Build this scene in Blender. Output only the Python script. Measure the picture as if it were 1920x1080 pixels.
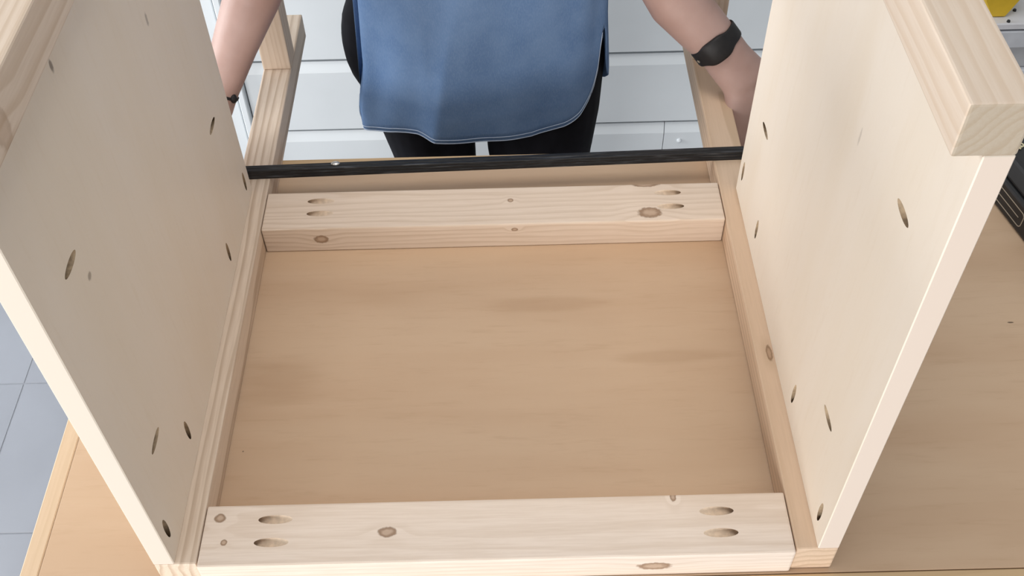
import bpy, bmesh, math, random
from mathutils import Vector, Matrix
random.seed(7)
for o in list(bpy.data.objects):
    bpy.data.objects.remove(o)
scene = bpy.context.scene
col = scene.collection

# ------------------------------------------------------------------ camera
cd = bpy.data.cameras.new('camera')
cd.sensor_width = 36.0
cd.lens = 37.2588
cd.clip_start = 0.02
cam = bpy.data.objects.new('camera', cd)
cam.location = (0.02125, -0.44973, 0.91952)
cam.rotation_euler = (math.radians(41.2232), math.radians(0.9692), math.radians(-1.0291))
col.objects.link(cam)
scene.camera = cam

# ------------------------------------------------------------------ world, lights, exposure
world = bpy.data.worlds.new('world')
scene.world = world
world.use_nodes = True
bg = world.node_tree.nodes['Background']
bg.inputs[0].default_value = (0.90, 0.95, 1.0, 1)
bg.inputs[1].default_value = 0.315

def area(name, loc, target, sx, sy, power, color):
    l = bpy.data.lights.new(name, 'AREA')
    l.shape = 'RECTANGLE'
    l.size, l.size_y, l.energy, l.color = sx, sy, power, color
    o = bpy.data.objects.new(name, l)
    o.location = loc
    o.rotation_euler = (Vector(target) - Vector(loc)).to_track_quat('-Z', 'Y').to_euler()
    col.objects.link(o)
    return o
# daylight through the open garage door behind the camera, to the left
area('garage_door_daylight', (-1.2, -2.4, 0.15), (0.0, 0.3, 0.0), 2.6, 1.5, 78, (1.0, 0.985, 0.965))
# daylight from the window in the left wall, level with the person
area('left_window_daylight', (-2.3, 0.9, 0.55), (0.0, 0.7, 0.1), 1.4, 1.3, 59, (0.95, 0.98, 1.0))
# ceiling lamp above the bench
area('ceiling_lamp', (0.0, 0.1, 2.5), (0.0, 0.35, 0.0), 1.4, 0.9, 21, (1.0, 0.97, 0.93))

vs = scene.view_settings
vs.view_transform = 'Standard'
vs.look = 'None'
vs.exposure = 0.27
vs.gamma = 1.0
vs.use_curve_mapping = False

# ------------------------------------------------------------------ materials
class NT:
    def __init__(self, name, rough=0.6, spec=0.3):
        self.m = bpy.data.materials.new(name)
        self.m.use_nodes = True
        self.t = self.m.node_tree
        self.b = self.t.nodes['Principled BSDF']
        self.b.inputs['Roughness'].default_value = rough
        self.b.inputs['Specular IOR Level'].default_value = spec
    def n(self, typ, **kw):
        nd = self.t.nodes.new(typ)
        for k, v in kw.items():
            setattr(nd, k, v)
        return nd
    def put(self, sock, v):
        if isinstance(v, bpy.types.NodeSocket):
            self.t.links.new(v, sock)
        elif v is not None:
            sock.default_value = v
    def math(self, op, a, b=None, c=None, clamp=False):
        nd = self.n('ShaderNodeMath', operation=op, use_clamp=clamp)
        for i, v in enumerate((a, b, c)):
            self.put(nd.inputs[i], v)
        return nd.outputs[0]
    def vec(self, op, a, b=None):
        nd = self.n('ShaderNodeVectorMath', operation=op)
        self.put(nd.inputs[0], a)
        self.put(nd.inputs[1], b)
        return nd.outputs['Value'] if op in ('LENGTH', 'DOT_PRODUCT') else nd.outputs[0]
    def smooth(self, v, a, b, lo=0.0, hi=1.0):
        nd = self.n('ShaderNodeMapRange', interpolation_type='SMOOTHSTEP')
        self.put(nd.inputs['Value'], v)
        for k, q in zip(('From Min', 'From Max', 'To Min', 'To Max'), (a, b, lo, hi)):
            nd.inputs[k].default_value = q
        return nd.outputs[0]
    def mix(self, f, a, b, mode='MIX'):
        nd = self.n('ShaderNodeMix', data_type='RGBA', blend_type=mode)
        self.put(nd.inputs[0], f)
        for s, v in ((nd.inputs[6], a), (nd.inputs[7], b)):
            self.put(s, (*v, 1) if isinstance(v, tuple) and len(v) == 3 else v)
        return nd.outputs[2]
    def noise(self, v, scale, detail=3, rough=0.5, color=False):
        nd = self.n('ShaderNodeTexNoise')
        self.put(nd.inputs['Vector'], v)
        nd.inputs['Scale'].default_value = scale
        nd.inputs['Detail'].default_value = detail
        nd.inputs['Roughness'].default_value = rough
        return nd.outputs['Color'] if color else nd.outputs['Fac']
    def obj(self):
        return self.n('ShaderNodeTexCoord').outputs['Object']
    def bump(self, h, dist, strength=1.0):
        nd = self.n('ShaderNodeBump')
        nd.inputs['Strength'].default_value = strength
        nd.inputs['Distance'].default_value = dist
        self.t.links.new(h, nd.inputs['Height'])
        self.t.links.new(nd.outputs[0], self.b.inputs['Normal'])
    def color(self, c):
        self.put(self.b.inputs['Base Color'], (*c, 1) if isinstance(c, tuple) and len(c) == 3 else c)

def wood(name, base, dark, axis='Y', pith=(0.05, -0.06), spacing=0.006, wobble=0.012, contrast=0.8,
         knots=(), seed=0.0, tint=None, rough=0.55, end=None, ks=1.0):
    """growth rings around a pith line that runs along the board, bent round the knots"""
    k = NT(name, rough, 0.25)
    P = k.obj()
    along = {'X': (0.10, 1, 1), 'Y': (1, 0.10, 1), 'Z': (1, 1, 0.10)}[axis]
    perp = {'X': (0, 1, 1), 'Y': (1, 0, 1), 'Z': (1, 1, 0)}[axis]
    pv = {'X': (0, pith[0], pith[1]), 'Y': (pith[0], 0, pith[1]), 'Z': (pith[0], pith[1], 0)}[axis]
    S = k.vec('ADD', k.vec('MULTIPLY', P, along), (seed * 1.37, seed * 2.1, seed * 0.73))
    warp = k.vec('MULTIPLY', k.vec('SUBTRACT', k.noise(S, 28, 2, 0.5, True), (0.5, 0.5, 0.5)), (wobble * 2,) * 3)
    Q = k.vec('MULTIPLY', k.vec('SUBTRACT', k.vec('ADD', P, warp), pv), perp)
    r = k.vec('LENGTH', Q)
    mask = rim = None
    for (c, rad, amp) in knots:
        d = k.vec('LENGTH', k.vec('DIVIDE', k.vec('SUBTRACT', P, c), rad))
        r = k.math('ADD', r, k.smooth(d, 0.4, 4.0, amp, 0.0))
        wob = k.math('ADD', d, k.math('MULTIPLY', k.math('SUBTRACT', k.noise(P, 260, 2), 0.5), 0.5))
        mk = k.smooth(wob, 0.8, 1.1, 1.0, 0.0)
        rm = k.math('MULTIPLY', k.smooth(wob, 0.35, 0.85), k.smooth(wob, 0.9, 1.2, 1.0, 0.0))
        mask = mk if mask is None else k.math('MAXIMUM', mask, mk)
        rim = rm if rim is None else k.math('MAXIMUM', rim, rm)
    fr = k.math('FRACT', k.math('DIVIDE', r, spacing))
    late = k.math('MULTIPLY', k.smooth(fr, 0.35, 0.86), k.smooth(fr, 0.9, 1.0, 1.0, 0.0))
    vary = k.smooth(k.noise(S, 9, 2), 0.3, 0.7, 0.45, 1.0)
    late = k.math('MULTIPLY', k.math('MULTIPLY', late, vary), contrast)
    c = k.mix(late, base, dark)
    fib = k.noise(k.vec('MULTIPLY', P, {'X': (0.05, 1, 1), 'Y': (1, 0.05, 1), 'Z': (1, 1, 0.05)}[axis]), 420, 3, 0.6)
    c = k.mix(k.smooth(fib, 0.3, 0.75, 0.0, 0.22), c, dark)
    big = k.noise(S, 6, 2)
    c = k.mix(k.smooth(big, 0.35, 0.7, 0.0, 0.35), c, tint or tuple(x * y for x, y in zip(base, (1.0, 0.93, 0.84))))
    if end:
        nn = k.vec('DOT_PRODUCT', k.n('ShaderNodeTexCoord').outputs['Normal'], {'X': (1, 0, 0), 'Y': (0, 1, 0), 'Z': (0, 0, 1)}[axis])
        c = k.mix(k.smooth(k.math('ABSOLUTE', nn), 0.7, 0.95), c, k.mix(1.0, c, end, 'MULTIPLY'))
    if mask is not None:
        c = k.mix(k.math('MULTIPLY', mask, 0.7 * ks), c, (0.42, 0.27, 0.17))
        c = k.mix(k.math('MULTIPLY', rim, 0.6 * ks * ks), c, (0.20, 0.11, 0.055))
    k.color(c)
    k.bump(k.math('ADD', k.math('MULTIPLY', fib, 0.6), k.math('MULTIPLY', late, -0.4)), 0.00025, 0.5)
    return k.m

def ply(name, base, tone, streak, axis='X', seed=0.0, spots=(), amount=0.5, rough=0.5, patches=(), band=None):
    """rotary-cut veneer: broad soft figure drawn out along the face grain"""
    k = NT(name, rough, 0.3)
    P = k.obj()
    st = {'X': (0.12, 1, 1), 'Y': (1, 0.12, 1), 'Z': (1, 1, 0.12)}[axis]
    S = k.vec('ADD', k.vec('MULTIPLY', P, st), (seed, seed * 1.7, seed * 0.6))
    c = k.mix(k.smooth(k.noise(S, 14, 4, 0.55), 0.35, 0.7, 0.0, amount), base, tone)
    fib = k.noise(S, 150, 4, 0.65)
    c = k.mix(k.smooth(fib, 0.5, 0.8, 0.0, 0.35 * amount + 0.08), c, streak)
    S2 = k.vec('ADD', k.vec('MULTIPLY', P, tuple(0.35 + 0.65 * q for q in st)), (seed * 3, 1, 2))
    c = k.mix(k.smooth(k.noise(S2, 9, 2), 0.55, 0.75, 0.0, amount * 0.5), c, streak)
    for (p, rad, f) in patches:
        d = k.vec('LENGTH', k.vec('DIVIDE', k.vec('SUBTRACT', P, p), rad))
        d = k.math('ADD', d, k.math('MULTIPLY', k.math('SUBTRACT', k.noise(S, 60, 3), 0.5), 1.6))
        c = k.mix(k.smooth(d, 0.5, 1.3, f, 0.0), c, streak)
    for (p, rad, f) in spots:
        d = k.vec('LENGTH', k.vec('DIVIDE', k.vec('SUBTRACT', P, p), rad))
        d = k.math('ADD', d, k.math('MULTIPLY', k.math('SUBTRACT', k.noise(P, 300, 2), 0.5), 0.6))
        c = k.mix(k.smooth(d, 0.5, 1.1, f, 0.0), c, (0.10, 0.065, 0.04))
    if band:
        ny = k.vec('DOT_PRODUCT', k.n('ShaderNodeTexCoord').outputs['Normal'], (0, 1, 0))
        c = k.mix(k.smooth(k.math('ABSOLUTE', ny), 0.8, 0.95), c, band)
    k.color(c)
    k.bump(fib, 0.0002, 0.4)
    return k.m

def plain(name, c, rough=0.5, spec=0.3, metal=0.0, vary=0.06, scale=30, bump=0.0):
    k = NT(name, rough, spec)
    k.b.inputs['Metallic'].default_value = metal
    nz = k.noise(k.obj(), scale, 3)
    k.color(k.mix(k.smooth(nz, 0.3, 0.7), tuple(x * (1 - vary) for x in c), tuple(min(1, x * (1 + vary)) for x in c)))
    if bump:
        k.bump(nz, bump)
    return k.m

PINE = (0.73, 0.600, 0.485)
PINE_D = (0.50, 0.355, 0.235)
M = {}
M['white_paint'] = plain('white_paint', (0.65, 0.685, 0.71), 0.45, 0.4, vary=0.02, scale=6)
M['gap_dark'] = plain('gap_shadow', (0.25, 0.26, 0.27), 0.8)
M['tile'] = plain('floor_tile', (0.235, 0.245, 0.275), 0.35, 0.5, vary=0.05, scale=4)
M['grout'] = plain('grout', (0.225, 0.235, 0.26), 0.9)
M['steel'] = plain('steel', (0.55, 0.54, 0.52), 0.35, 0.5, 0.9)
M['screw'] = plain('screw_steel', (0.20, 0.19, 0.17), 0.5, 0.4, 0.8)
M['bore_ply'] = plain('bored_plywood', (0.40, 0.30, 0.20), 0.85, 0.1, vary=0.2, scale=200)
M['bore_pine'] = plain('bored_pine', (0.72, 0.58, 0.45), 0.8, 0.1, vary=0.1, scale=200)
M['black_plastic'] = plain('black_plastic', (0.014, 0.014, 0.015), 0.45, 0.4, vary=0.2)
M['black_rubber'] = plain('black_rubber', (0.013, 0.011, 0.011), 0.55, 0.35, vary=0.15, scale=90)
M['yellow'] = plain('yellow_plastic', (0.72, 0.47, 0.03), 0.45, 0.4)
M['cream_print'] = plain('cream_print', (0.62, 0.55, 0.36), 0.6)
M['line_print'] = plain('line_print', (0.30, 0.25, 0.19), 0.6)
M['grey_metal'] = plain('grey_metal', (0.42, 0.43, 0.45), 0.45, 0.4)
M['light_metal'] = plain('light_metal', (0.55, 0.57, 0.61), 0.4, 0.4)
M['white_metal'] = plain('white_metal', (0.66, 0.66, 0.69), 0.4, 0.4)

# ------------------------------------------------------------------ helpers
def tag(o, label=None, cat=None, group=None, kind=None):
    for key, v in (('label', label), ('category', cat), ('group', group), ('kind', kind)):
        if v:
            o[key] = v
    return o

def link(name, me, mat=None, parent=None, loc=(0, 0, 0), rot=None):
    o = bpy.data.objects.new(name, me)
    col.objects.link(o)
    if mat is not None and me is not None and not me.materials:
        me.materials.append(mat)
    if parent is not None:
        o.parent = parent
    o.location = loc
    if rot:
        o.rotation_euler = rot
    return o

def empty(name, loc=(0, 0, 0), rz=0.0):
    o = bpy.data.objects.new(name, None)
    o.empty_display_size = 0.05
    o.location = loc
    o.rotation_euler = (0, 0, rz)
    col.objects.link(o)
    return o

def wpos(o):
    p = Vector((0, 0, 0))
    while o is not None:
        p += Vector(o.location)
        o = o.parent
    return p

def box_mesh(size, bevel=0.0, seg=1):
    bm = bmesh.new()
    bmesh.ops.create_cube(bm, size=1.0)
    bmesh.ops.scale(bm, vec=size, verts=bm.verts)
    if bevel > 0:
        bmesh.ops.bevel(bm, geom=list(bm.edges), offset=bevel, segments=seg, profile=0.6, affect='EDGES')
    me = bpy.data.meshes.new('box')
    bm.to_mesh(me)
    bm.free()
    return me

def box(name, lo, hi, mat, parent=None, bevel=0.0, seg=1):
    """axis-aligned piece from corner lo to corner hi (world metres)"""
    lo, hi = Vector(lo), Vector(hi)
    c = (lo + hi) / 2
    me = box_mesh(hi - lo, bevel, seg)
    return link(name, me, mat, parent, c - (wpos(parent) if parent else Vector()))

def prism(name, profile, x0, x1, mat, parent=None):
    """extrude a (y, z) profile along x"""
    bm = bmesh.new()
    a = [bm.verts.new((x0, y, z)) for y, z in profile]
    b = [bm.verts.new((x1, y, z)) for y, z in profile]
    n = len(profile)
    for i in range(n):
        bm.faces.new((a[i], a[(i + 1) % n], b[(i + 1) % n], b[i]))
    bm.faces.new(a[::-1])
    bm.faces.new(b)
    bmesh.ops.recalc_face_normals(bm, faces=bm.faces)
    me = bpy.data.meshes.new(name)
    bm.to_mesh(me)
    bm.free()
    return link(name, me, mat, parent, -(wpos(parent) if parent else Vector()))

def tube_mesh(pts, rad, n=8, closed=False):
    bm = bmesh.new()
    pts = [Vector(p) for p in pts]
    rings = []
    m = len(pts)
    for i, p in enumerate(pts):
        if closed:
            t = pts[(i + 1) % m] - pts[i - 1]
        else:
            t = pts[min(i + 1, m - 1)] - pts[max(i - 1, 0)]
        t.normalize()
        u = t.cross(Vector((0, 0, 1)) if abs(t.z) < 0.9 else Vector((1, 0, 0))).normalized()
        v = t.cross(u)
        rings.append([bm.verts.new(p + rad * (u * math.cos(2 * math.pi * j / n) + v * math.sin(2 * math.pi * j / n))) for j in range(n)])
    for i in range(m if closed else m - 1):
        a, b = rings[i], rings[(i + 1) % m]
        for j in range(n):
            bm.faces.new((a[j], a[(j + 1) % n], b[(j + 1) % n], b[j]))
    if not closed:
        bm.faces.new(rings[0][::-1])
        bm.faces.new(rings[-1])
    bmesh.ops.recalc_face_normals(bm, faces=bm.faces)
    me = bpy.data.meshes.new('tube')
    bm.to_mesh(me)
    bm.free()
    return me

def smooth_shade(me):
    for p in me.polygons:
        p.use_smooth = True

def bake(o):
    """apply the modifiers of an object"""
    dg = bpy.context.evaluated_depsgraph_get()
    dg.update()
    me = bpy.data.meshes.new_from_object(o.evaluated_get(dg))
    o.modifiers.clear()
    old = o.data
    o.data = me
    bpy.data.meshes.remove(old)
    return me

def pocket(bm, c, deep, nrm, r=0.0047, ang=17.0):
    """cutter for one pocket hole: opening centred on c, running down towards `deep`"""
    a = math.radians(ang)
    d = (Vector(deep) * math.cos(a) - Vector(nrm) * math.sin(a)).normalized()
    u = d.cross(Vector(nrm)).normalized()
    v = d.cross(u)
    rings = []
    for t in (-0.034, 0.026):
        rings.append([bm.verts.new(Vector(c) + d * t + r * (u * math.cos(2 * math.pi * j / 20) + v * math.sin(2 * math.pi * j / 20))) for j in range(20)])
    a_, b_ = rings
    fs = [bm.faces.new((a_[j], a_[(j + 1) % 20], b_[(j + 1) % 20], b_[j])) for j in range(20)]
    fs += [bm.faces.new(a_[::-1]), bm.faces.new(b_)]
    return Vector(c) + d * 0.0225, d

screw_me = None
def cut_pockets(o, holes, bore, r=0.0047):
    """holes in world coordinates: (centre, deep direction, face normal); a screw sits in each"""
    global screw_me
    bm = bmesh.new()
    off = wpos(o)
    seats = [pocket(bm, Vector(c) - off, dp, n, r) for c, dp, n in holes]
    bmesh.ops.recalc_face_normals(bm, faces=bm.faces)
    me = bpy.data.meshes.new('cutter')
    bm.to_mesh(me)
    bm.free()
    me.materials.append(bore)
    cut = bpy.data.objects.new('cutter', me)
    col.objects.link(cut)
    cut.location = off
    md = o.modifiers.new('holes', 'BOOLEAN')
    md.operation = 'DIFFERENCE'
    md.solver = 'EXACT'
    md.object = cut
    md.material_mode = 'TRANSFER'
    bake(o)
    bpy.data.objects.remove(cut)
    if screw_me is None:
        b2 = bmesh.new()
        bmesh.ops.create_cone(b2, cap_ends=True, segments=12, radius1=0.0034, radius2=0.0034, depth=0.004)
        screw_me = bpy.data.meshes.new('screw')
        b2.to_mesh(screw_me)
        b2.free()
        screw_me.materials.append(M['screw'])
    for p, d in seats:
        s = link('screw', screw_me, None, o, p)
        s.rotation_euler = d.to_track_quat('Z', 'Y').to_euler()

# ------------------------------------------------------------------ setting
FZ = -0.86
floor = box('floor', (-3.0, -3.0, FZ - 0.10), (2.6, 1.60, FZ - 0.0010), M['grout'])
tag(floor, 'pale blue-grey tiled floor beside the workbench', kind='structure')
T = 0.348
tile_me = box_mesh((T - 0.0025, T - 0.0025, 0.010), 0.0008)
tile_me.materials.append(M['tile'])
fo = wpos(floor)
for i in range(-4, 9):
    for j in range(-8, 4):
        x = -1.004 + T * (i - 0.5)
        y = 0.530 + T * (j - 0.5)
        if y > 1.30 - T / 2:
            continue
        link('floor_tile', tile_me, None, floor, Vector((x, y, FZ - 0.005)) - fo)

WY = 1.35
wall = box('wall_back', (-3.0, WY + 0.018, FZ - 0.1), (2.6, WY + 0.12, 2.2), M['gap_dark'])
tag(wall, 'white wall of wide horizontal siding boards behind the person', kind='structure')
BH = 0.1855
z = -0.4055 - 2 * BH
rows = 0
while z < 2.1:
    lo, hi = max(z, FZ), z + BH - 0.0105
    prof = [(WY + 0.018, lo), (WY, lo), (WY, hi - 0.024), (WY + 0.008, hi), (WY + 0.018, hi)]
    if rows == 0:
        prism('siding_board', prof, -0.531, 0.3635, M['white_paint'], wall)
        prism('siding_board', prof, 0.3650, 2.6, M['white_paint'], wall)
    else:
        prism('siding_board', prof, -0.531, 2.6, M['white_paint'], wall)
    z += BH
    rows += 1
bm = bmesh.new()
bmesh.ops.create_uvsphere(bm, u_segments=12, v_segments=8, radius=0.006)
me = bpy.data.meshes.new('nail')
bm.to_mesh(me)
bm.free()
smooth_shade(me)
link('nail_head', me, M['white_paint'], wall, Vector((0.400, WY, -0.648)) - wpos(wall))

tr = box('trim_1', (-0.5478, WY - 0.020, FZ), (-0.5335, WY + 0.018, 2.1), M['white_paint'], None, 0.002)
tag(tr, 'narrow white vertical casing where the siding ends', kind='structure')
box('casing_board', (-0.600, WY - 0.014, FZ), (-0.5510, WY + 0.018, 2.1), M['white_paint'], tr, 0.002)
dr = box('door_1', (-1.45, WY - 0.004, FZ + 0.01), (-0.603, WY + 0.018, 1.2), M['white_paint'], None, 0.002)
tag(dr, 'plain white door beside the siding', kind='structure')

# ------------------------------------------------------------------ workbench
TX0, TX1, TY0, TY1 = -0.4495, 1.38, -0.0225, 0.587
BT = (0.60, 0.430, 0.290)
M['bench_ply'] = ply('bench_plywood', BT, (0.54, 0.365, 0.235), (0.46, 0.30, 0.185), 'X', 2.3, amount=0.75,
                     spots=(((0.5725 - 0.4655, 0.2899 - 0.285, 0.0095), (0.004, 0.0012, 0.01), 0.9),
                            ((-0.2585 - 0.4655, 0.146 - 0.285, 0.0095), (0.001, 0.001, 0.01), 0.8)),
                     patches=(((-0.235 - 0.4655, 0.235 - 0.285, 0.0095), (0.05, 0.03, 0.1), 0.45),
                              ((0.19 - 0.4655, 0.255 - 0.285, 0.0095), (0.06, 0.012, 0.1), 0.45),
                              ((0.06 - 0.4655, 0.335 - 0.285, 0.0095), (0.07, 0.012, 0.1), 0.4)))
M['bench_strip_x'] = wood('bench_strip_x', (0.60, 0.43, 0.255), (0.42, 0.27, 0.14), 'X', seed=3, contrast=0.4)
M['bench_strip_y'] = wood('bench_strip_y', (0.65, 0.49, 0.34), (0.48, 0.335, 0.20), 'Y', seed=5, contrast=0.4)
bench = tag(empty('workbench', (0.4655, 0.285, FZ)), 'long plywood workbench with solid edge strips under the wooden frame', 'workbench')
W = 0.0175
box('bench_top', (TX0 + W + 0.0006, TY0 + W + 0.0006, -0.019), (TX1 - W, TY1 - W - 0.0006, 0.0), M['bench_ply'], bench, 0.0006)
box('edge_strip', (TX0, TY0, -0.030), (TX0 + W, TY1, 0.0), M['bench_strip_y'], bench, 0.0012)
box('edge_strip', (TX1 - W, TY0, -0.030), (TX1, TY1, 0.0), M['bench_strip_y'], bench, 0.0012)
box('edge_strip', (TX0 + W + 0.0003, TY0, -0.030), (TX1 - W - 0.0003, TY0 + W, 0.0), M['bench_strip_x'], bench, 0.0012)
box('edge_strip', (TX0 + W + 0.0003, TY1 - W, -0.030), (TX1 - W - 0.0003, TY1, 0.0), M['bench_strip_x'], bench, 0.0012)
for x in (TX0 + 0.06, TX1 - 0.15):
    for y in (TY0 + 0.03, TY1 - 0.12):
        box('leg', (x, y, FZ), (x + 0.089, y + 0.089, -0.120), M['bench_strip_y'], bench, 0.003)
for y in (TY0 + 0.03, TY1 - 0.07):
    box('apron', (TX0 + 0.06, y, -0.119), (TX1 - 0.06, y + 0.038, -0.030), M['bench_strip_x'], bench, 0.002)

# ------------------------------------------------------------------ the wooden frame
L2 = 0.2723           # half the clear width between the side frames
LW = 0.038            # 2x2 leg
H = 0.472             # panel height
ZT = LW + H
YE = 0.856
PT = 0.019
frame = tag(empty('furniture_frame', (0.0, 0.30, 0.0)),
            'unfinished pine and plywood furniture frame with two upright side panels', 'furniture')
legs = {}
for sx, tagn in ((-1, 'l'), (1, 'r')):
    x0, x1 = (-L2 - LW, -L2) if sx < 0 else (L2, L2 + LW)
    if sx < 0:
        lowm = wood('pine_lower_leg_a', (0.76, 0.625, 0.50), (0.40, 0.275, 0.18), 'Y', (0.11, -0.012), 0.0092, 0.010, 1.0, seed=1.0)
        upm = wood('pine_upper_leg_a', PINE, PINE_D, 'Y', (0.09, 0.02), 0.0080, 0.010, 0.6, seed=2.0,
                   knots=(((0.019, 0.030 - 0.428, -0.006), (0.005, 0.010, 0.014), 0.003),), ks=0.5)
        pom = wood('pine_post_a', PINE, PINE_D, 'Z', (0.09, 0.03), 0.0062, 0.008, 0.8, seed=3.0)
    else:
        lowm = wood('pine_lower_leg_b', (0.71, 0.53, 0.385), PINE_D, 'Y', (0.012, -0.085), 0.0085, 0.007, 0.9, seed=4.0,
                    knots=((((0.2871 - 0.2913), 0.224 - 0.428, 0.019), (0.003, 0.010, 0.02), 0.004),
                           (((0.305 - 0.2913), 0.690 - 0.428, 0.019), (0.004, 0.012, 0.02), 0.006)))
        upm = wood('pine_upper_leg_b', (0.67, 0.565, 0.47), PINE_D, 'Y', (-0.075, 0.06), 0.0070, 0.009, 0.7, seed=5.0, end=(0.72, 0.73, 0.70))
        pom = wood('pine_post_b', PINE, PINE_D, 'Z', (0.09, 0.03), 0.007, 0.010, 0.6, seed=6.0)
    box('leg', (x0, 0.0, 0.0003), (x1, YE, LW), lowm, frame, 0.0018, 2)
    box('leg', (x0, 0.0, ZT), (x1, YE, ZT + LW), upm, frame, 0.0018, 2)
    box('post', (x0, 0.7276, LW + 0.0002), (x1, 0.7656, ZT - 0.0002), pom, frame, 0.0015, 2)

def panel(sx, yfar, holes, spots, nm):
    if sx < 0:
        lo, hi = (-L2 - LW, 0.0, LW + 0.0002), (-L2 - LW + PT, yfar, ZT - 0.0002)
        xin = hi[0]
    else:
        lo, hi = (L2 + LW - PT, 0.0, LW + 0.0002), (L2 + LW, yfar, ZT - 0.0002)
        xin = lo[0]
    c = [(a + b) / 2 for a, b in zip(lo, hi)]
    sp = [((xin - c[0], y - c[1], zz - c[2]), (0.02, ry, rz), f) for y, zz, ry, rz, f in spots]
    m = ply(nm, (0.83, 0.735, 0.625), (0.80, 0.69, 0.555), (0.735, 0.615, 0.475), 'Z', 4.0 + sx, spots=sp, amount=0.5, rough=0.5, band=(0.74, 0.62, 0.525))
    o = box('side_panel', lo, hi, m, frame, 0.0008)
    n = (-sx, 0, 0)
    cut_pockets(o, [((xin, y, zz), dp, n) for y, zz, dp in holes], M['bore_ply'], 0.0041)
    return o
DN, NR, FR = (0, 0, -1), (0, -1, 0), (0, 1, 0)
panel(-1, 0.4911, [(0.356, 0.072, DN), (0.4715, 0.070, DN), (0.118, 0.078, DN), (0.0150, 0.077, DN),
                   (0.4205, 0.1975, FR), (0.0625, 0.372, NR), (0.061, 0.148, NR)],
      [(0.0788, 0.3415, 0.004, 0.004, 0.55), (0.3387, 0.386, 0.003, 0.008, 0.45), (0.149, 0.479, 0.003, 0.006, 0.7)], 'panel_plywood_a')
panel(1, 0.4731, [(0.364, 0.079, DN), (0.457, 0.080, DN), (0.1465, 0.073, DN), (0.0200, 0.069, DN),
                  (0.4065, 0.184, FR), (0.066, 0.3995, NR), (0.066, 0.150, NR)],
      [(0.171, 0.378, 0.002, 0.010, 0.25)], 'panel_plywood_b')

def rail(y0, h, holes, knots, nm, seed, pith, spacing, contrast, base=PINE):
    lo, hi = (-L2 + 0.0008, y0, 0.0003), (L2 - 0.0008, y0 + 0.0625, h)
    c = [(a + b) / 2 for a, b in zip(lo, hi)]
    kk = [((p[0] - c[0], p[1] - c[1], p[2] - c[2]), rad, amp) for p, rad, amp in knots]
    m = wood(nm, base, PINE_D, 'X', pith, spacing, 0.010, contrast, kk, seed)
    o = box('rail', lo, hi, m, frame, 0.0020, 2)
    cut_pockets(o, [((x, y, h), (1 if x > 0 else -1, 0, 0), (0, 0, 1)) for x, y in holes], M['bore_pine'])
    return o
ZR = 0.0374
rail(-0.0030, ZR, [(-0.2055, 0.0435), (-0.2065, 0.0200), (0.2055, 0.0412), (0.2065, 0.0188)],
     [((-0.2576, 0.0463, ZR), (0.0050, 0.0045, 0.01), 0.003), ((-0.2501, 0.0210, ZR), (0.003, 0.003, 0.01), 0.002),
      ((-0.1003, 0.0277, ZR), (0.0085, 0.0050, 0.01), 0.004), ((0.1669, 0.0580, ZR), (0.0028, 0.0060, 0.01), 0.003),
      ((0.145, -0.003, 0.018), (0.015, 0.01, 0.0065), 0.004), ((-0.095, -0.003, 0.004), (0.008, 0.01, 0.004), 0.003)],
     'pine_rail_near', 8.0, (0.02, -0.10), 0.0060, 0.30, (0.84, 0.72, 0.620))
rail(0.4225, ZR, [(-0.206, 0.4690), (-0.205, 0.4480), (0.209, 0.4690), (0.210, 0.4458)],
     [((0.1845, 0.4362, ZR), (0.0135, 0.0085, 0.01), 0.006), ((0.0208, 0.4625, ZR), (0.0035, 0.0030, 0.01), 0.004),
      ((0.1840, 0.4845, ZR), (0.016, 0.0045, 0.01), 0.005),
      ((-0.2035, 0.4225, 0.0200), (0.0085, 0.006, 0.0060), 0.004), ((0.0250, 0.4225, 0.0285), (0.0040, 0.006, 0.0025), 0.004)],
     'pine_rail_far', 11.0, (0.085, -0.10), 0.0056, 0.42, (0.77, 0.635, 0.52))

# ------------------------------------------------------------------ black bar lying across the legs
k = NT('black_stain', 0.42, 0.4)
P = k.vec('MULTIPLY', k.obj(), (0.04, 1, 1))
st = k.noise(P, 520, 3, 0.6)
k.color(k.mix(k.smooth(st, 0.52, 0.72), (0.012, 0.012, 0.013), (0.075, 0.078, 0.085)))
k.bump(st, 0.0006, 0.7)
bm = bmesh.new()
# cross-section (y, z) of the bar: square with two shallow grooves in its front and top faces
sec = [(0.0, 0.0), (0.0, 0.0035), (0.0008, 0.0042), (0.0, 0.0049), (0.0, 0.0085), (0.0008, 0.0092), (0.0, 0.0099), (0.0, 0.0122), (0.0008, 0.0130),
       (0.0040, 0.0130), (0.0048, 0.0122), (0.0056, 0.0130), (0.0100, 0.0130), (0.0108, 0.0122), (0.0108, 0.0)]
A, B = Vector((-0.3010, 0.5095, LW + 0.0003)), Vector((0.3085, 0.5235, LW + 0.0003))
d = (B - A).normalized()
nn = Vector((-d.y, d.x, 0))
mid = (A + B) / 2
ra = [bm.verts.new((-(B - A).length / 2, y, zz)) for y, zz in sec]
rb = [bm.verts.new(((B - A).length / 2, y, zz)) for y, zz in sec]
for i in range(len(sec)):
    j = (i + 1) % len(sec)
    bm.faces.new((ra[i], ra[j], rb[j], rb[i]))
bm.faces.new(ra[::-1])
bm.faces.new(rb)
bmesh.ops.recalc_face_normals(bm, faces=bm.faces)
me = bpy.data.meshes.new('bar')
bm.to_mesh(me)
bm.free()
bar = link('black_bar', me, k.m, None, mid, (0, 0, math.atan2(d.y, d.x)))
tag(bar, 'thin black wooden bar lying across the two lower legs', 'bar')
bm = bmesh.new()
bmesh.ops.create_uvsphere(bm, u_segments=12, v_segments=6, radius=0.0035)
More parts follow.
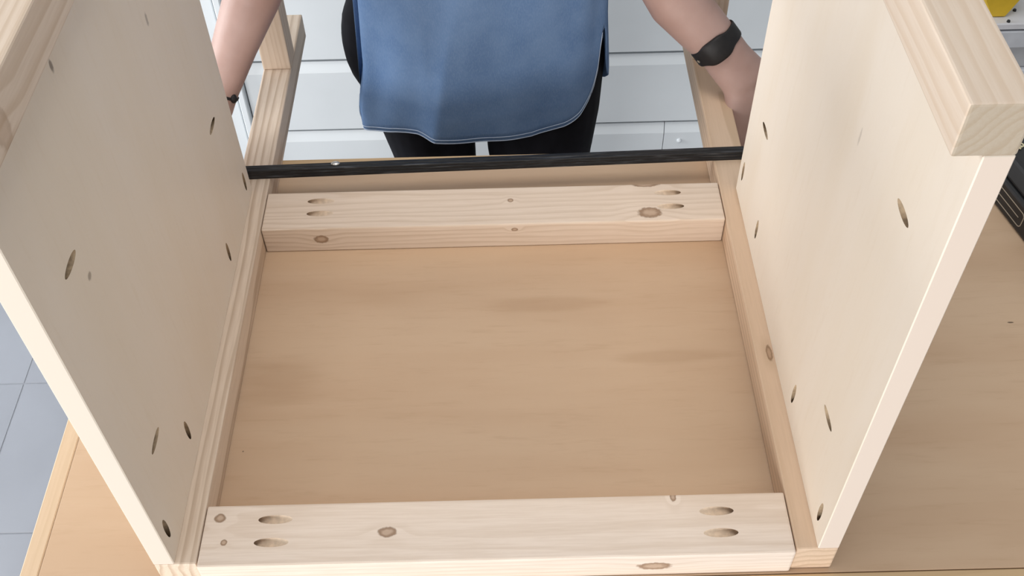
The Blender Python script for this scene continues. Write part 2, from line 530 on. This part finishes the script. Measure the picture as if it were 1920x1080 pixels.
bmesh.ops.scale(bm, vec=(1.6, 1, 0.5), verts=bm.verts)
me = bpy.data.meshes.new('screw_head')
bm.to_mesh(me)
bm.free()
link('screw_head', me, M['steel'], bar, (-0.195, 0.008, 0.0134))

# ------------------------------------------------------------------ black tool case on the bench
case = tag(empty('tool_case', (0.62, 0.44, 0.0), math.radians(12.5)), 'black tool case with yellow accents lying on the bench at the right', 'tool case')
def case_prism(name, prof, y0, y1, mat, parent=case):
    bm = bmesh.new()
    a = [bm.verts.new((x, y0, zz)) for x, zz in prof]
    b = [bm.verts.new((x, y1, zz)) for x, zz in prof]
    n = len(prof)
    for i in range(n):
        bm.faces.new((a[i], a[(i + 1) % n], b[(i + 1) % n], b[i]))
    bm.faces.new(a[::-1])
    bm.faces.new(b)
    bmesh.ops.recalc_face_normals(bm, faces=bm.faces)
    bmesh.ops.bevel(bm, geom=list(bm.edges), offset=0.004, segments=2, profile=0.5, affect='EDGES')
    me = bpy.data.meshes.new(name)
    bm.to_mesh(me)
    bm.free()
    return link(name, me, mat, parent)
body = case_prism('body', [(0.0, 0.0005), (0.0, 0.040), (0.22, 0.040), (0.22, 0.0005)], -0.16, 0.125, M['black_plastic'])
lid = case_prism('lid', [(0.004, 0.0405), (0.012, 0.062), (0.024, 0.070), (0.20, 0.070), (0.212, 0.0405)], -0.155, 0.118, M['black_plastic'])
def rrect(y0, y1, z0, z1, r, x, n=6):
    pts = []
    for cy, cz, a0 in ((y1 - r, z1 - r, 0), (y0 + r, z1 - r, 90), (y0 + r, z0 + r, 180), (y1 - r, z0 + r, 270)):
        for i in range(n + 1):
            a = math.radians(a0 + 90 * i / n)
            pts.append((x, cy + r * math.cos(a), cz + r * math.sin(a)))
    return pts
link('label_outline', tube_mesh(rrect(-0.018, 0.10, 0.010, 0.030, 0.005, -0.0002), 0.0006, 6, True), M['line_print'], body)
link('label_line', tube_mesh([(-0.0002, -0.010, 0.020), (-0.0002, 0.095, 0.020)], 0.0006, 6), M['line_print'], body)
def letter(txt, size, mat, parent, loc, rot):
    cu = bpy.data.curves.new('letter', 'FONT')
    cu.body = txt
    cu.size = size
    cu.extrude = 0.0004
    o = bpy.data.objects.new('letter', cu)
    col.objects.link(o)
    dg = bpy.context.evaluated_depsgraph_get()
    me = bpy.data.meshes.new_from_object(o.evaluated_get(dg))
    bpy.data.objects.remove(o)
    return link('lettering', me, mat, parent, loc, rot)
letter('a', 0.022, M['cream_print'], lid, (0.018, 0.060, 0.0700), (0, 0, math.radians(-75)))
me = box_mesh((0.050, 0.045, 0.014), 0.003)
link('latch', me, M['yellow'], lid, (0.062, 0.005, 0.072))

# ------------------------------------------------------------------ metal tool cabinet by the wall
cab = tag(empty('tool_cabinet', (1.10, 1.165, FZ)), 'grey metal tool cabinet with a pale top against the siding', 'cabinet')
box('cabinet_body', (0.74, 1.010, FZ + 0.0005), (1.46, 1.330, -0.124), M['grey_metal'], cab, 0.003)
box('cabinet_top', (0.73, 1.000, -0.1235), (1.47, 1.335, -0.111), M['white_metal'], cab, 0.002)
for i, (z0, z1) in enumerate(((-0.160, -0.1265), (-0.32, -0.205), (-0.48, -0.33), (-0.64, -0.49))):
    dw = box('drawer', (0.755, 1.000, z0), (1.445, 1.0095, z1), M['light_metal'], cab, 0.002)
    if i:
        box('handle', (0.95, 0.982, z1 - 0.03), (1.25, 0.9995, z1 - 0.02), M['steel'], dw, 0.002)
bm = bmesh.new()
bmesh.ops.create_cone(bm, cap_ends=True, segments=12, radius1=0.0030, radius2=0.0024, depth=0.003)
bolt_me = bpy.data.meshes.new('bolt')
bm.to_mesh(bm_me) if False else bm.to_mesh(bolt_me)
bm.free()
bolt_me.materials.append(M['black_plastic'])
for x, y in ((0.8620, 1.034), (0.8420, 1.0035)):
    link('bolt', bolt_me, None, cab, Vector((x, y + 0.002, -0.1095)) - wpos(cab))
bm = bmesh.new()
prof = [(-0.012, 0.0), (0.012, 0.0), (0.030, 0.040), (0.030, 0.10), (-0.036, 0.10), (-0.036, 0.040)]
a = [bm.verts.new((x, 0.0, zz)) for x, zz in prof]
b = [bm.verts.new((x, 0.075, zz)) for x, zz in prof]
for i in range(6):
    bm.faces.new((a[i], a[(i + 1) % 6], b[(i + 1) % 6], b[i]))
bm.faces.new(a[::-1])
bm.faces.new(b)
bmesh.ops.recalc_face_normals(bm, faces=bm.faces)
bmesh.ops.bevel(bm, geom=list(bm.edges), offset=0.002, segments=1, affect='EDGES')
me = bpy.data.meshes.new('yellow_tool')
bm.to_mesh(me)
bm.free()
yt = link('yellow_tool_holder', me, M['yellow'], None, (0.8290, 1.018, -0.1105))
tag(yt, 'yellow plastic tool holder with tapered foot on the cabinet top', 'tool holder')

# ------------------------------------------------------------------ person
person = tag(empty('person', (-0.01, 0.76, FZ)), 'person in a blue denim shirt and black trousers holding the frame', 'person')
pw = wpos(person)
k = NT('skin', 0.5, 0.35)
k.color(k.mix(k.smooth(k.noise(k.obj(), 18, 4), 0.3, 0.7), (0.37, 0.235, 0.198), (0.43, 0.285, 0.245)))
k.b.inputs['Subsurface Weight'].default_value = 0.08
k.b.inputs['Subsurface Radius'].default_value = (0.012, 0.005, 0.003)
k.bump(k.noise(k.obj(), 400, 2), 0.0002, 0.4)
M['skin'] = k.m
k = NT('denim', 0.85, 0.1)
P = k.obj()
weave = k.noise(k.vec('MULTIPLY', P, (1, 1, 0.25)), 900, 2)
c = k.mix(k.smooth(k.noise(P, 22, 4), 0.3, 0.7), (0.118, 0.205, 0.380), (0.155, 0.252, 0.435))
c = k.mix(k.smooth(weave, 0.4, 0.7, 0.0, 0.25), c, (0.24, 0.34, 0.52))
k.color(c)
k.bump(weave, 0.0003, 0.4)
M['denim'] = k.m
M['stitch'] = plain('stitch_thread', (0.42, 0.50, 0.62), 0.8)
M['trouser'] = plain('black_trouser', (0.007, 0.007, 0.010), 0.85, 0.15, vary=0.2, scale=40)
M['shoe'] = plain('dark_shoe', (0.02, 0.02, 0.022), 0.6)
M['hair'] = plain('brown_hair', (0.06, 0.035, 0.02), 0.5, 0.4, vary=0.4, scale=80)
M['eye'] = plain('eye_white', (0.75, 0.74, 0.72), 0.2, 0.5)
M['iris'] = plain('iris', (0.05, 0.035, 0.02), 0.2, 0.5)

def limb(bm, pts, flat=None, seg=16):
    """closed tapered tube; pts = [(p, r1, r2)], r1 along `flat`, r2 across it; rounded ends"""
    pts = [(Vector(p), a, b) for p, a, b in pts]
    ext = []
    t0 = (pts[0][0] - pts[1][0]).normalized()
    t1 = (pts[-1][0] - pts[-2][0]).normalized()
    for q in (1.0, 0.92, 0.7, 0.38):
        s = math.sqrt(max(0.0, 1 - q * q)) + 0.02
        ext.append((pts[0][0] + t0 * q * min(pts[0][1:]), pts[0][1] * s, pts[0][2] * s))
    tail = []
    for q in (0.38, 0.7, 0.92, 1.0):
        s = math.sqrt(max(0.0, 1 - q * q)) + 0.02
        tail.append((pts[-1][0] + t1 * q * min(pts[-1][1:]), pts[-1][1] * s, pts[-1][2] * s))
    allp = ext + pts + tail
    n = len(allp)
    rings = []
    ref = Vector(flat) if flat else Vector((0.31, 0.2, 0.93))
    for i in range(n):
        t = (allp[min(i + 1, n - 1)][0] - allp[max(i - 1, 0)][0]).normalized()
        u = (ref - t * ref.dot(t))
        u = u.normalized() if u.length > 1e-4 else t.orthogonal().normalized()
        v = t.cross(u)
        p, a, b = allp[i]
        rings.append([bm.verts.new(p + u * a * math.cos(2 * math.pi * j / seg) + v * b * math.sin(2 * math.pi * j / seg)) for j in range(seg)])
    fs = []
    for i in range(n - 1):
        for j in range(seg):
            fs.append(bm.faces.new((rings[i][j], rings[i][(j + 1) % seg], rings[i + 1][(j + 1) % seg], rings[i + 1][j])))
    fs.append(bm.faces.new(rings[0][::-1]))
    fs.append(bm.faces.new(rings[-1]))
    bmesh.ops.recalc_face_normals(bm, faces=fs)

def ell(bm, c, r, rot=None):
    res = bmesh.ops.create_uvsphere(bm, u_segments=20, v_segments=14, radius=1.0)
    m = Matrix.Translation(c) @ (rot.to_4x4() if rot else Matrix.Identity(4)) @ Matrix.Diagonal((*r, 1))
    bmesh.ops.transform(bm, matrix=m, verts=res['verts'])

def skinned(name, bm, voxel, mat, smooth_it=4, parent=person):
    me = bpy.data.meshes.new(name)
    bm.to_mesh(me)
    bm.free()
    o = link(name, me, mat, parent, -pw)
    md = o.modifiers.new('r', 'REMESH')
    md.mode = 'VOXEL'
    md.voxel_size = voxel
    sm = o.modifiers.new('s', 'SMOOTH')
    sm.factor = 0.5
    sm.iterations = smooth_it
    me = bake(o)
    smooth_shade(me)
    if not me.materials:
        me.materials.append(mat)
    return o

def hand(bm, w, f, up, nrm, spread=0.55):
    """w wrist, f finger direction, up towards the thumb side, nrm out of the palm"""
    w, f, up, nrm = Vector(w), Vector(f).normalized(), Vector(up), Vector(nrm)
    up = (up - f * up.dot(f)).normalized()
    nrm = (nrm - f * nrm.dot(f) - up * nrm.dot(up)).normalized()
    limb(bm, [(w - f * 0.01, 0.026, 0.019), (w + f * 0.025, 0.031, 0.0165), (w + f * 0.055, 0.038, 0.0145), (w + f * 0.085, 0.039, 0.0125)], up)
    lens = ((0.030, 0.072), (0.0105, 0.080), (-0.0095, 0.074), (-0.0285, 0.058))
    for k_, ln in lens:
        b0 = w + f * (0.088 - abs(k_) * 0.12) + up * k_ * 1.0
        p1 = b0 + (f + up * k_ * 2.0).normalized() * ln * 0.48
        p2 = p1 + (f + nrm * 0.35).normalized() * ln * 0.30
        p3 = p2 + (f + nrm * 0.75).normalized() * ln * 0.24
        limb(bm, [(b0 - f * 0.02, 0.0085, 0.0085), (b0, 0.0088, 0.0088), (p1, 0.0082, 0.0082), (p2, 0.0076, 0.0076), (p3, 0.0066, 0.0066)], None, 12)
    t0 = w + f * 0.020 + up * 0.017
    t1 = t0 + (f * 0.75 + up * spread + nrm * 0.25).normalized() * 0.038
    t2 = t1 + (f * 0.95 + up * 0.20 + nrm * 0.25).normalized() * 0.030
    t3 = t2 + (f + up * 0.05 + nrm * 0.3).normalized() * 0.022
    limb(bm, [(t0 - f * 0.008, 0.013, 0.013), (t0 + (t1 - t0) * 0.5, 0.0135, 0.0125), (t1, 0.0105, 0.0105), (t2, 0.0098, 0.0095), (t3, 0.0080, 0.0075)], None, 12)

bm = bmesh.new()
# torso, neck, head
limb(bm, [((-0.015, 0.785, 0.05), 0.140, 0.065), ((-0.01, 0.775, 0.18), 0.120, 0.070), ((-0.01, 0.765, 0.33), 0.135, 0.088),
          ((-0.01, 0.770, 0.44), 0.135, 0.072), ((-0.01, 0.775, 0.49), 0.105, 0.052), ((-0.01, 0.770, 0.54), 0.055, 0.050)], (1, 0, 0), 24)
limb(bm, [((-0.01, 0.772, 0.50), 0.052, 0.052), ((-0.01, 0.760, 0.58), 0.047, 0.050), ((-0.01, 0.750, 0.63), 0.046, 0.050)], (1, 0, 0))
ell(bm, (-0.01, 0.748, 0.690), (0.073, 0.092, 0.085))
ell(bm, (-0.01, 0.722, 0.640), (0.054, 0.066, 0.072))
limb(bm, [((-0.01, 0.655, 0.690), 0.007, 0.007), ((-0.01, 0.640, 0.662), 0.011, 0.011)], None)
ell(bm, (-0.01, 0.657, 0.622), (0.024, 0.009, 0.0075))
for s in (-1, 1):
    ell(bm, (-0.01 + s * 0.074, 0.755, 0.672), (0.009, 0.018, 0.030))
# arms: shoulder, elbow, wrist
AL = [((-0.160, 0.785, 0.460), 0.042, 0.042), ((-0.205, 0.755, 0.380), 0.040, 0.040), ((-0.240, 0.690, 0.285), 0.038, 0.038),
      ((-0.262, 0.664, 0.238), 0.036, 0.035), ((-0.284, 0.656, 0.197), 0.0345, 0.033), ((-0.310, 0.626, 0.150), 0.029, 0.027), ((-0.334, 0.596, 0.103), 0.0245, 0.022),
      ((-0.341, 0.585, 0.085), 0.0245, 0.020)]
limb(bm, AL, (0.5, -0.8, 0.2), 20)
AR = [((0.140, 0.790, 0.460), 0.042, 0.042), ((0.178, 0.775, 0.370), 0.040, 0.040), ((0.188, 0.735, 0.270), 0.039, 0.039),
      ((0.205, 0.708, 0.205), 0.039, 0.036), ((0.236, 0.690, 0.155), 0.037, 0.033), ((0.266, 0.676, 0.127), 0.0335, 0.028), ((0.290, 0.665, 0.105), 0.0300, 0.0235),
      ((0.306, 0.657, 0.086), 0.0305, 0.0215), ((0.3265, 0.648, 0.066), 0.0325, 0.0195)]
limb(bm, AR, (0.62, 0.45, 0.62), 20)
hand(bm, (-0.343, 0.580, 0.080), (0.03, -0.97, -0.25), (-0.1, -0.25, 1.0), (1, 0, 0))
hand(bm, (0.3215, 0.651, 0.074), (0.34, -0.32, -0.87), (-0.62, -0.45, -0.45), (-0.45, 0.8, -0.5), 0.05)
# legs
for s, x0, x1 in ((-1, -0.090, -0.095), (1, 0.068, 0.075)):
    limb(bm, [((x0, 0.785, 0.00), 0.050, 0.055), ((x0, 0.780, -0.20), 0.048, 0.056), ((x1, 0.775, -0.40), 0.045, 0.048), ((x1, 0.79, -0.55), 0.042, 0.044), ((x1, 0.80, -0.77), 0.030, 0.032)], (1, 0, 0))
body = skinned('body', bm, 0.0038, M['skin'], 3)

# trousers
bm = bmesh.new()
limb(bm, [((-0.018, 0.790, 0.14), 0.160, 0.070), ((-0.016, 0.790, 0.06), 0.172, 0.080), ((-0.016, 0.790, 0.00), 0.165, 0.085), ((-0.012, 0.788, -0.030), 0.140, 0.080)], (1, 0, 0), 32)
ell(bm, (-0.140, 0.800, 0.032), (0.071, 0.058, 0.110))
limb(bm, [((-0.108, 0.788, 0.01), 0.084, 0.075), ((-0.102, 0.785, -0.07), 0.074, 0.078), ((-0.0925, 0.778, -0.15), 0.0625, 0.080), ((-0.088, 0.775, -0.25), 0.058, 0.078), ((-0.090, 0.775, -0.42), 0.050, 0.058),
          ((-0.092, 0.790, -0.56), 0.048, 0.056), ((-0.094, 0.80, -0.79), 0.040, 0.044)], (1, 0, 0), 24)
limb(bm, [((0.078, 0.788, 0.01), 0.082, 0.075), ((0.072, 0.785, -0.07), 0.084, 0.080), ((0.0665, 0.778, -0.15), 0.0790, 0.084), ((0.070, 0.775, -0.25), 0.070, 0.080), ((0.075, 0.775, -0.42), 0.052, 0.060),
          ((0.077, 0.790, -0.56), 0.050, 0.058), ((0.078, 0.80, -0.79), 0.041, 0.045)], (1, 0, 0), 24)
skinned('trousers', bm, 0.005, M['trouser'], 4)
for s, x in ((-1, -0.094), (1, 0.078)):
    bm = bmesh.new()
    limb(bm, [((x, 0.825, FZ + 0.036), 0.033, 0.034), ((x, 0.78, FZ + 0.036), 0.036, 0.034), ((x + s * 0.008, 0.70, FZ + 0.030), 0.042, 0.028), ((x + s * 0.012, 0.645, FZ + 0.024), 0.034, 0.022)], (1, 0, 0))
    skinned('shoe', bm, 0.005, M['shoe'], 3)

# shirt: one tube round the torso whose hem curves up into the side slits
def lerp(x, xs, ys):
    if x <= xs[0]:
        return ys[0]
    for i in range(len(xs) - 1):
        if x <= xs[i + 1]:
            f = (x - xs[i]) / (xs[i + 1] - xs[i])
            return ys[i] + f * (ys[i + 1] - ys[i])
    return ys[-1]
ZS = [-0.2, 0.0, 0.08, 0.16, 0.25, 0.35, 0.44, 0.49, 0.53, 0.56]
AS = [0.178, 0.176, 0.172, 0.168, 0.163, 0.160, 0.172, 0.150, 0.085, 0.062]
BS = [0.100, 0.100, 0.100, 0.102, 0.105, 0.107, 0.100, 0.085, 0.066, 0.060]
HEM = [(-180.0, 0.30), (-166.2, 0.30), (-165.6, -0.005), (-163.5, -0.034), (-160.5, -0.048), (-155.0, -0.054), (-145.7, -0.0475), (-132.1, -0.0390), (-121.0, -0.0360), (-117.8, -0.0380),
       (-114.0, -0.0410), (-104.9, -0.0405), (-92.9, -0.0406), (-81.0, -0.0427), (-69.1, -0.0442), (-61.6, -0.0402), (-53.6, -0.0346), (-44.6, -0.0250),
       (-37.3, -0.0114), (-31.9, 0.0046), (-27.3, 0.0258), (-23.7, 0.0564), (-20.2, 0.0795), (-17.0, 0.084), (-14.0, 0.070), (-8.0, 0.022), (-3.0, -0.004), (2.0, -0.012),
       (12.0, -0.030), (40.0, -0.060), (90.0, -0.065), (135.0, -0.055), (146.0, 0.0), (152.0, 0.30), (180.0, 0.30)]
def fold(ph, z):
    t = max(0.0, min(1.0, (0.30 - z) / 0.34))
    r = 0.0
    d = ph + 112.0 - (z + 0.04) * 58.0
    t2 = max(0.0, min(1.0, (0.42 - z) / 0.30))
    r += 0.014 * t2 * (math.exp(-max(d, 0) / 26.0) if d > 0 else math.exp(d / 14.0)) - 0.005 * t2
    d = ph + 150.0 + (z + 0.04) * 20
    r += 0.0055 * t * math.exp(-(d / 5.5) ** 2) - 0.004 * t * math.exp(-((d + 9) / 5.0) ** 2)
    d = ph + 58.0 + (z - 0.1) * 60
    r += 0.0030 * math.exp(-(d / 9.0) ** 2)
    r += 0.015 * t * max(0.0, min(1.0, (-128.0 - ph) / 30.0)) * max(0.0, min(1.0, (0.05 - z) / 0.09)) if ph > -170 else 0.0
    r += 0.0022 * t * math.sin(math.radians(ph * 7 + 40) + z * 6) + 0.0012 * math.sin(math.radians(ph * 13) - z * 14)
    return r
def shirt_pt(ph, z, extra=0.0):
    a, b = lerp(z, ZS, AS), lerp(z, ZS, BS)
    c, s = math.cos(math.radians(ph)), math.sin(math.radians(ph))
    e = 2.3
    q = 1.0 / (abs(c) ** e + abs(s) ** e) ** (1 / e)
    r = fold(ph, z) + extra
    x = -0.010 + (a + r) * c * q
    # the right half of the front hangs turned a little away
    back = 0.20 * max(0.0, x + 0.085) * max(0.0, -s * q) * max(0.0, min(1.0, (0.50 - z) / 0.25))
    return Vector((x, 0.762 + (b + r) * s * q + back, z - 0.85 * back * max(0.0, min(1.0, (0.14 - z) / 0.2))))
bm = bmesh.new()
phs = []
p = -180.0
while p < 180.0:
    phs.append(p)
    p += 1.8 if p < 0 else 4.0
phs += [-166.2, -165.6]
phs = sorted(set(phs))
ROWS = 44
grid = []
hx, hy = [q[0] for q in HEM], [q[1] for q in HEM]
for ph in phs:
    zh = lerp(ph, hx, hy)
    grid.append([bm.verts.new(shirt_pt(ph, zh + (0.56 - zh) * (i / ROWS))) for i in range(ROWS + 1)])
for i in range(len(grid)):
    a, b = grid[i], grid[(i + 1) % len(grid)]
    for j in range(ROWS):
        bm.faces.new((a[j], b[j], b[j + 1], a[j + 1]))
bmesh.ops.recalc_face_normals(bm, faces=bm.faces)
# sleeves rolled above the elbow
limb(bm, [((-0.150, 0.790, 0.470), 0.060, 0.060), ((-0.203, 0.753, 0.380), 0.052, 0.052), ((-0.224, 0.706, 0.318), 0.0445, 0.0445)], None, 24)
limb(bm, [((0.130, 0.795, 0.470), 0.060, 0.060), ((0.178, 0.775, 0.370), 0.058, 0.058), ((0.186, 0.745, 0.295), 0.053, 0.053)], None, 24)
me = bpy.data.meshes.new('shirt')
bm.to_mesh(me)
bm.free()
smooth_shade(me)
shirt = link('shirt', me, M['denim'], person, -pw)
md = shirt.modifiers.new('t', 'SOLIDIFY')
md.thickness = 0.0016
md.offset = 0.0
st = [shirt_pt(ph, lerp(ph, hx, hy) + 0.0065, 0.0012) for ph in [-163 + i * 1.2 for i in range(119)] if lerp(ph, hx, hy) < 0.2]
me = tube_mesh(st, 0.00055, 5)
link('hem_stitching', me, M['stitch'], shirt)
st = [shirt_pt(ph, lerp(ph, hx, hy) + 0.0004, 0.0002) for ph in [-165 + i * 1.2 for i in range(121)] if lerp(ph, hx, hy) < 0.2]
me = tube_mesh(st, 0.0011, 6)
link('hem', me, M['stitch'], shirt)

# hair and eyes
bm = bmesh.new()
ell(bm, (-0.01, 0.762, 0.705), (0.083, 0.094, 0.090))
limb(bm, [((-0.01, 0.83, 0.71), 0.055, 0.04), ((-0.01, 0.86, 0.62), 0.045, 0.035), ((-0.01, 0.855, 0.50), 0.03, 0.025)], (1, 0, 0))
skinned('hair', bm, 0.006, M['hair'], 3)
for s in (-1, 1):
    bm = bmesh.new()
    ell(bm, (-0.01 + s * 0.030, 0.668, 0.690), (0.012, 0.010, 0.010))
    me = bpy.data.meshes.new('eye')
    bm.to_mesh(me)
    bm.free()
    smooth_shade(me)
    e = link('eye', me, M['eye'], person, -pw)
    bm = bmesh.new()
    ell(bm, (-0.01 + s * 0.030, 0.6600, 0.690), (0.0055, 0.003, 0.0055))
    me = bpy.data.meshes.new('iris')
    bm.to_mesh(me)
    bm.free()
    link('iris', me, M['iris'], e)

# fitness band on one wrist, thin band on the other
def band(name, c, t, u, a, b, width, thick, mat, parent=person, bulge=None):
    c, t, u = Vector(c), Vector(t).normalized(), Vector(u)
    u = (u - t * u.dot(t)).normalized()
    v = t.cross(u)
    bm = bmesh.new()
    n = 48
    rings = []
    for i in range(n):
        an = 2 * math.pi * i / n
        dr = u * math.cos(an) * a + v * math.sin(an) * b
        nr = (u * math.cos(an) / a + v * math.sin(an) / b).normalized()
        wd, th = width, thick
        if bulge:
            g = math.exp(-((((math.degrees(an) - bulge[0] + 180) % 360) - 180) / bulge[1]) ** 4)
            wd += g * bulge[2]
            th += g * bulge[3]
        ring = []
        for (q, h) in ((-0.5, 0), (-0.5, 0.7), (-0.40, 1), (0.40, 1), (0.5, 0.7), (0.5, 0)):
            ring.append(bm.verts.new(c + dr + t * q * wd + nr * h * th))
        rings.append(ring)
    for i in range(n):
        A_, B_ = rings[i], rings[(i + 1) % n]
        for j in range(6):
            bm.faces.new((A_[j], A_[(j + 1) % 6], B_[(j + 1) % 6], B_[j]))
    bmesh.ops.recalc_face_normals(bm, faces=bm.faces)
    me = bpy.data.meshes.new(name)
    bm.to_mesh(me)
    bm.free()
    smooth_shade(me)
    return link(name, me, mat, parent, -pw), (c, t, u, v)
wb, (wc, wt, wu, wv) = band('wrist_band', (0.2865, 0.6665, 0.1080), (0.62, -0.28, -0.73), (0.62, 0.45, 0.62), 0.0308, 0.0248, 0.0205, 0.0022, M['black_rubber'], bulge=(108.0, 34.0, 0.010, 0.0030))
tag(wb, 'black rubber fitness band')
an = math.radians(160)
for k_ in range(3):
    ang = k_ * math.pi / 3
    cc = wc + (wu * math.cos(an) * 0.0310 + wv * math.sin(an) * 0.0250)
    nr = (wu * math.cos(an) / 0.031 + wv * math.sin(an) / 0.025).normalized()
    tg = nr.cross(wt).normalized()
    ax = wt * math.cos(ang) + tg * math.sin(ang)
    cc = cc + nr * 0.0042
    link('emblem', tube_mesh([cc - ax * 0.0022, cc + ax * 0.0022], 0.0004, 6), M['line_print'], wb)
bl, _ = band('bracelet', (-0.3335, 0.597, 0.104), (-0.40, -0.50, -0.77), (0.5, -0.8, 0.2), 0.0245, 0.0228, 0.0035, 0.0010, M['black_rubber'])
bm = bmesh.new()
ell(bm, (-0.3140, 0.5830, 0.1045), (0.0045, 0.0050, 0.0062))
me = bpy.data.meshes.new('clasp')
bm.to_mesh(me)
bm.free()
smooth_shade(me)
link('clasp', me, M['black_rubber'], bl)
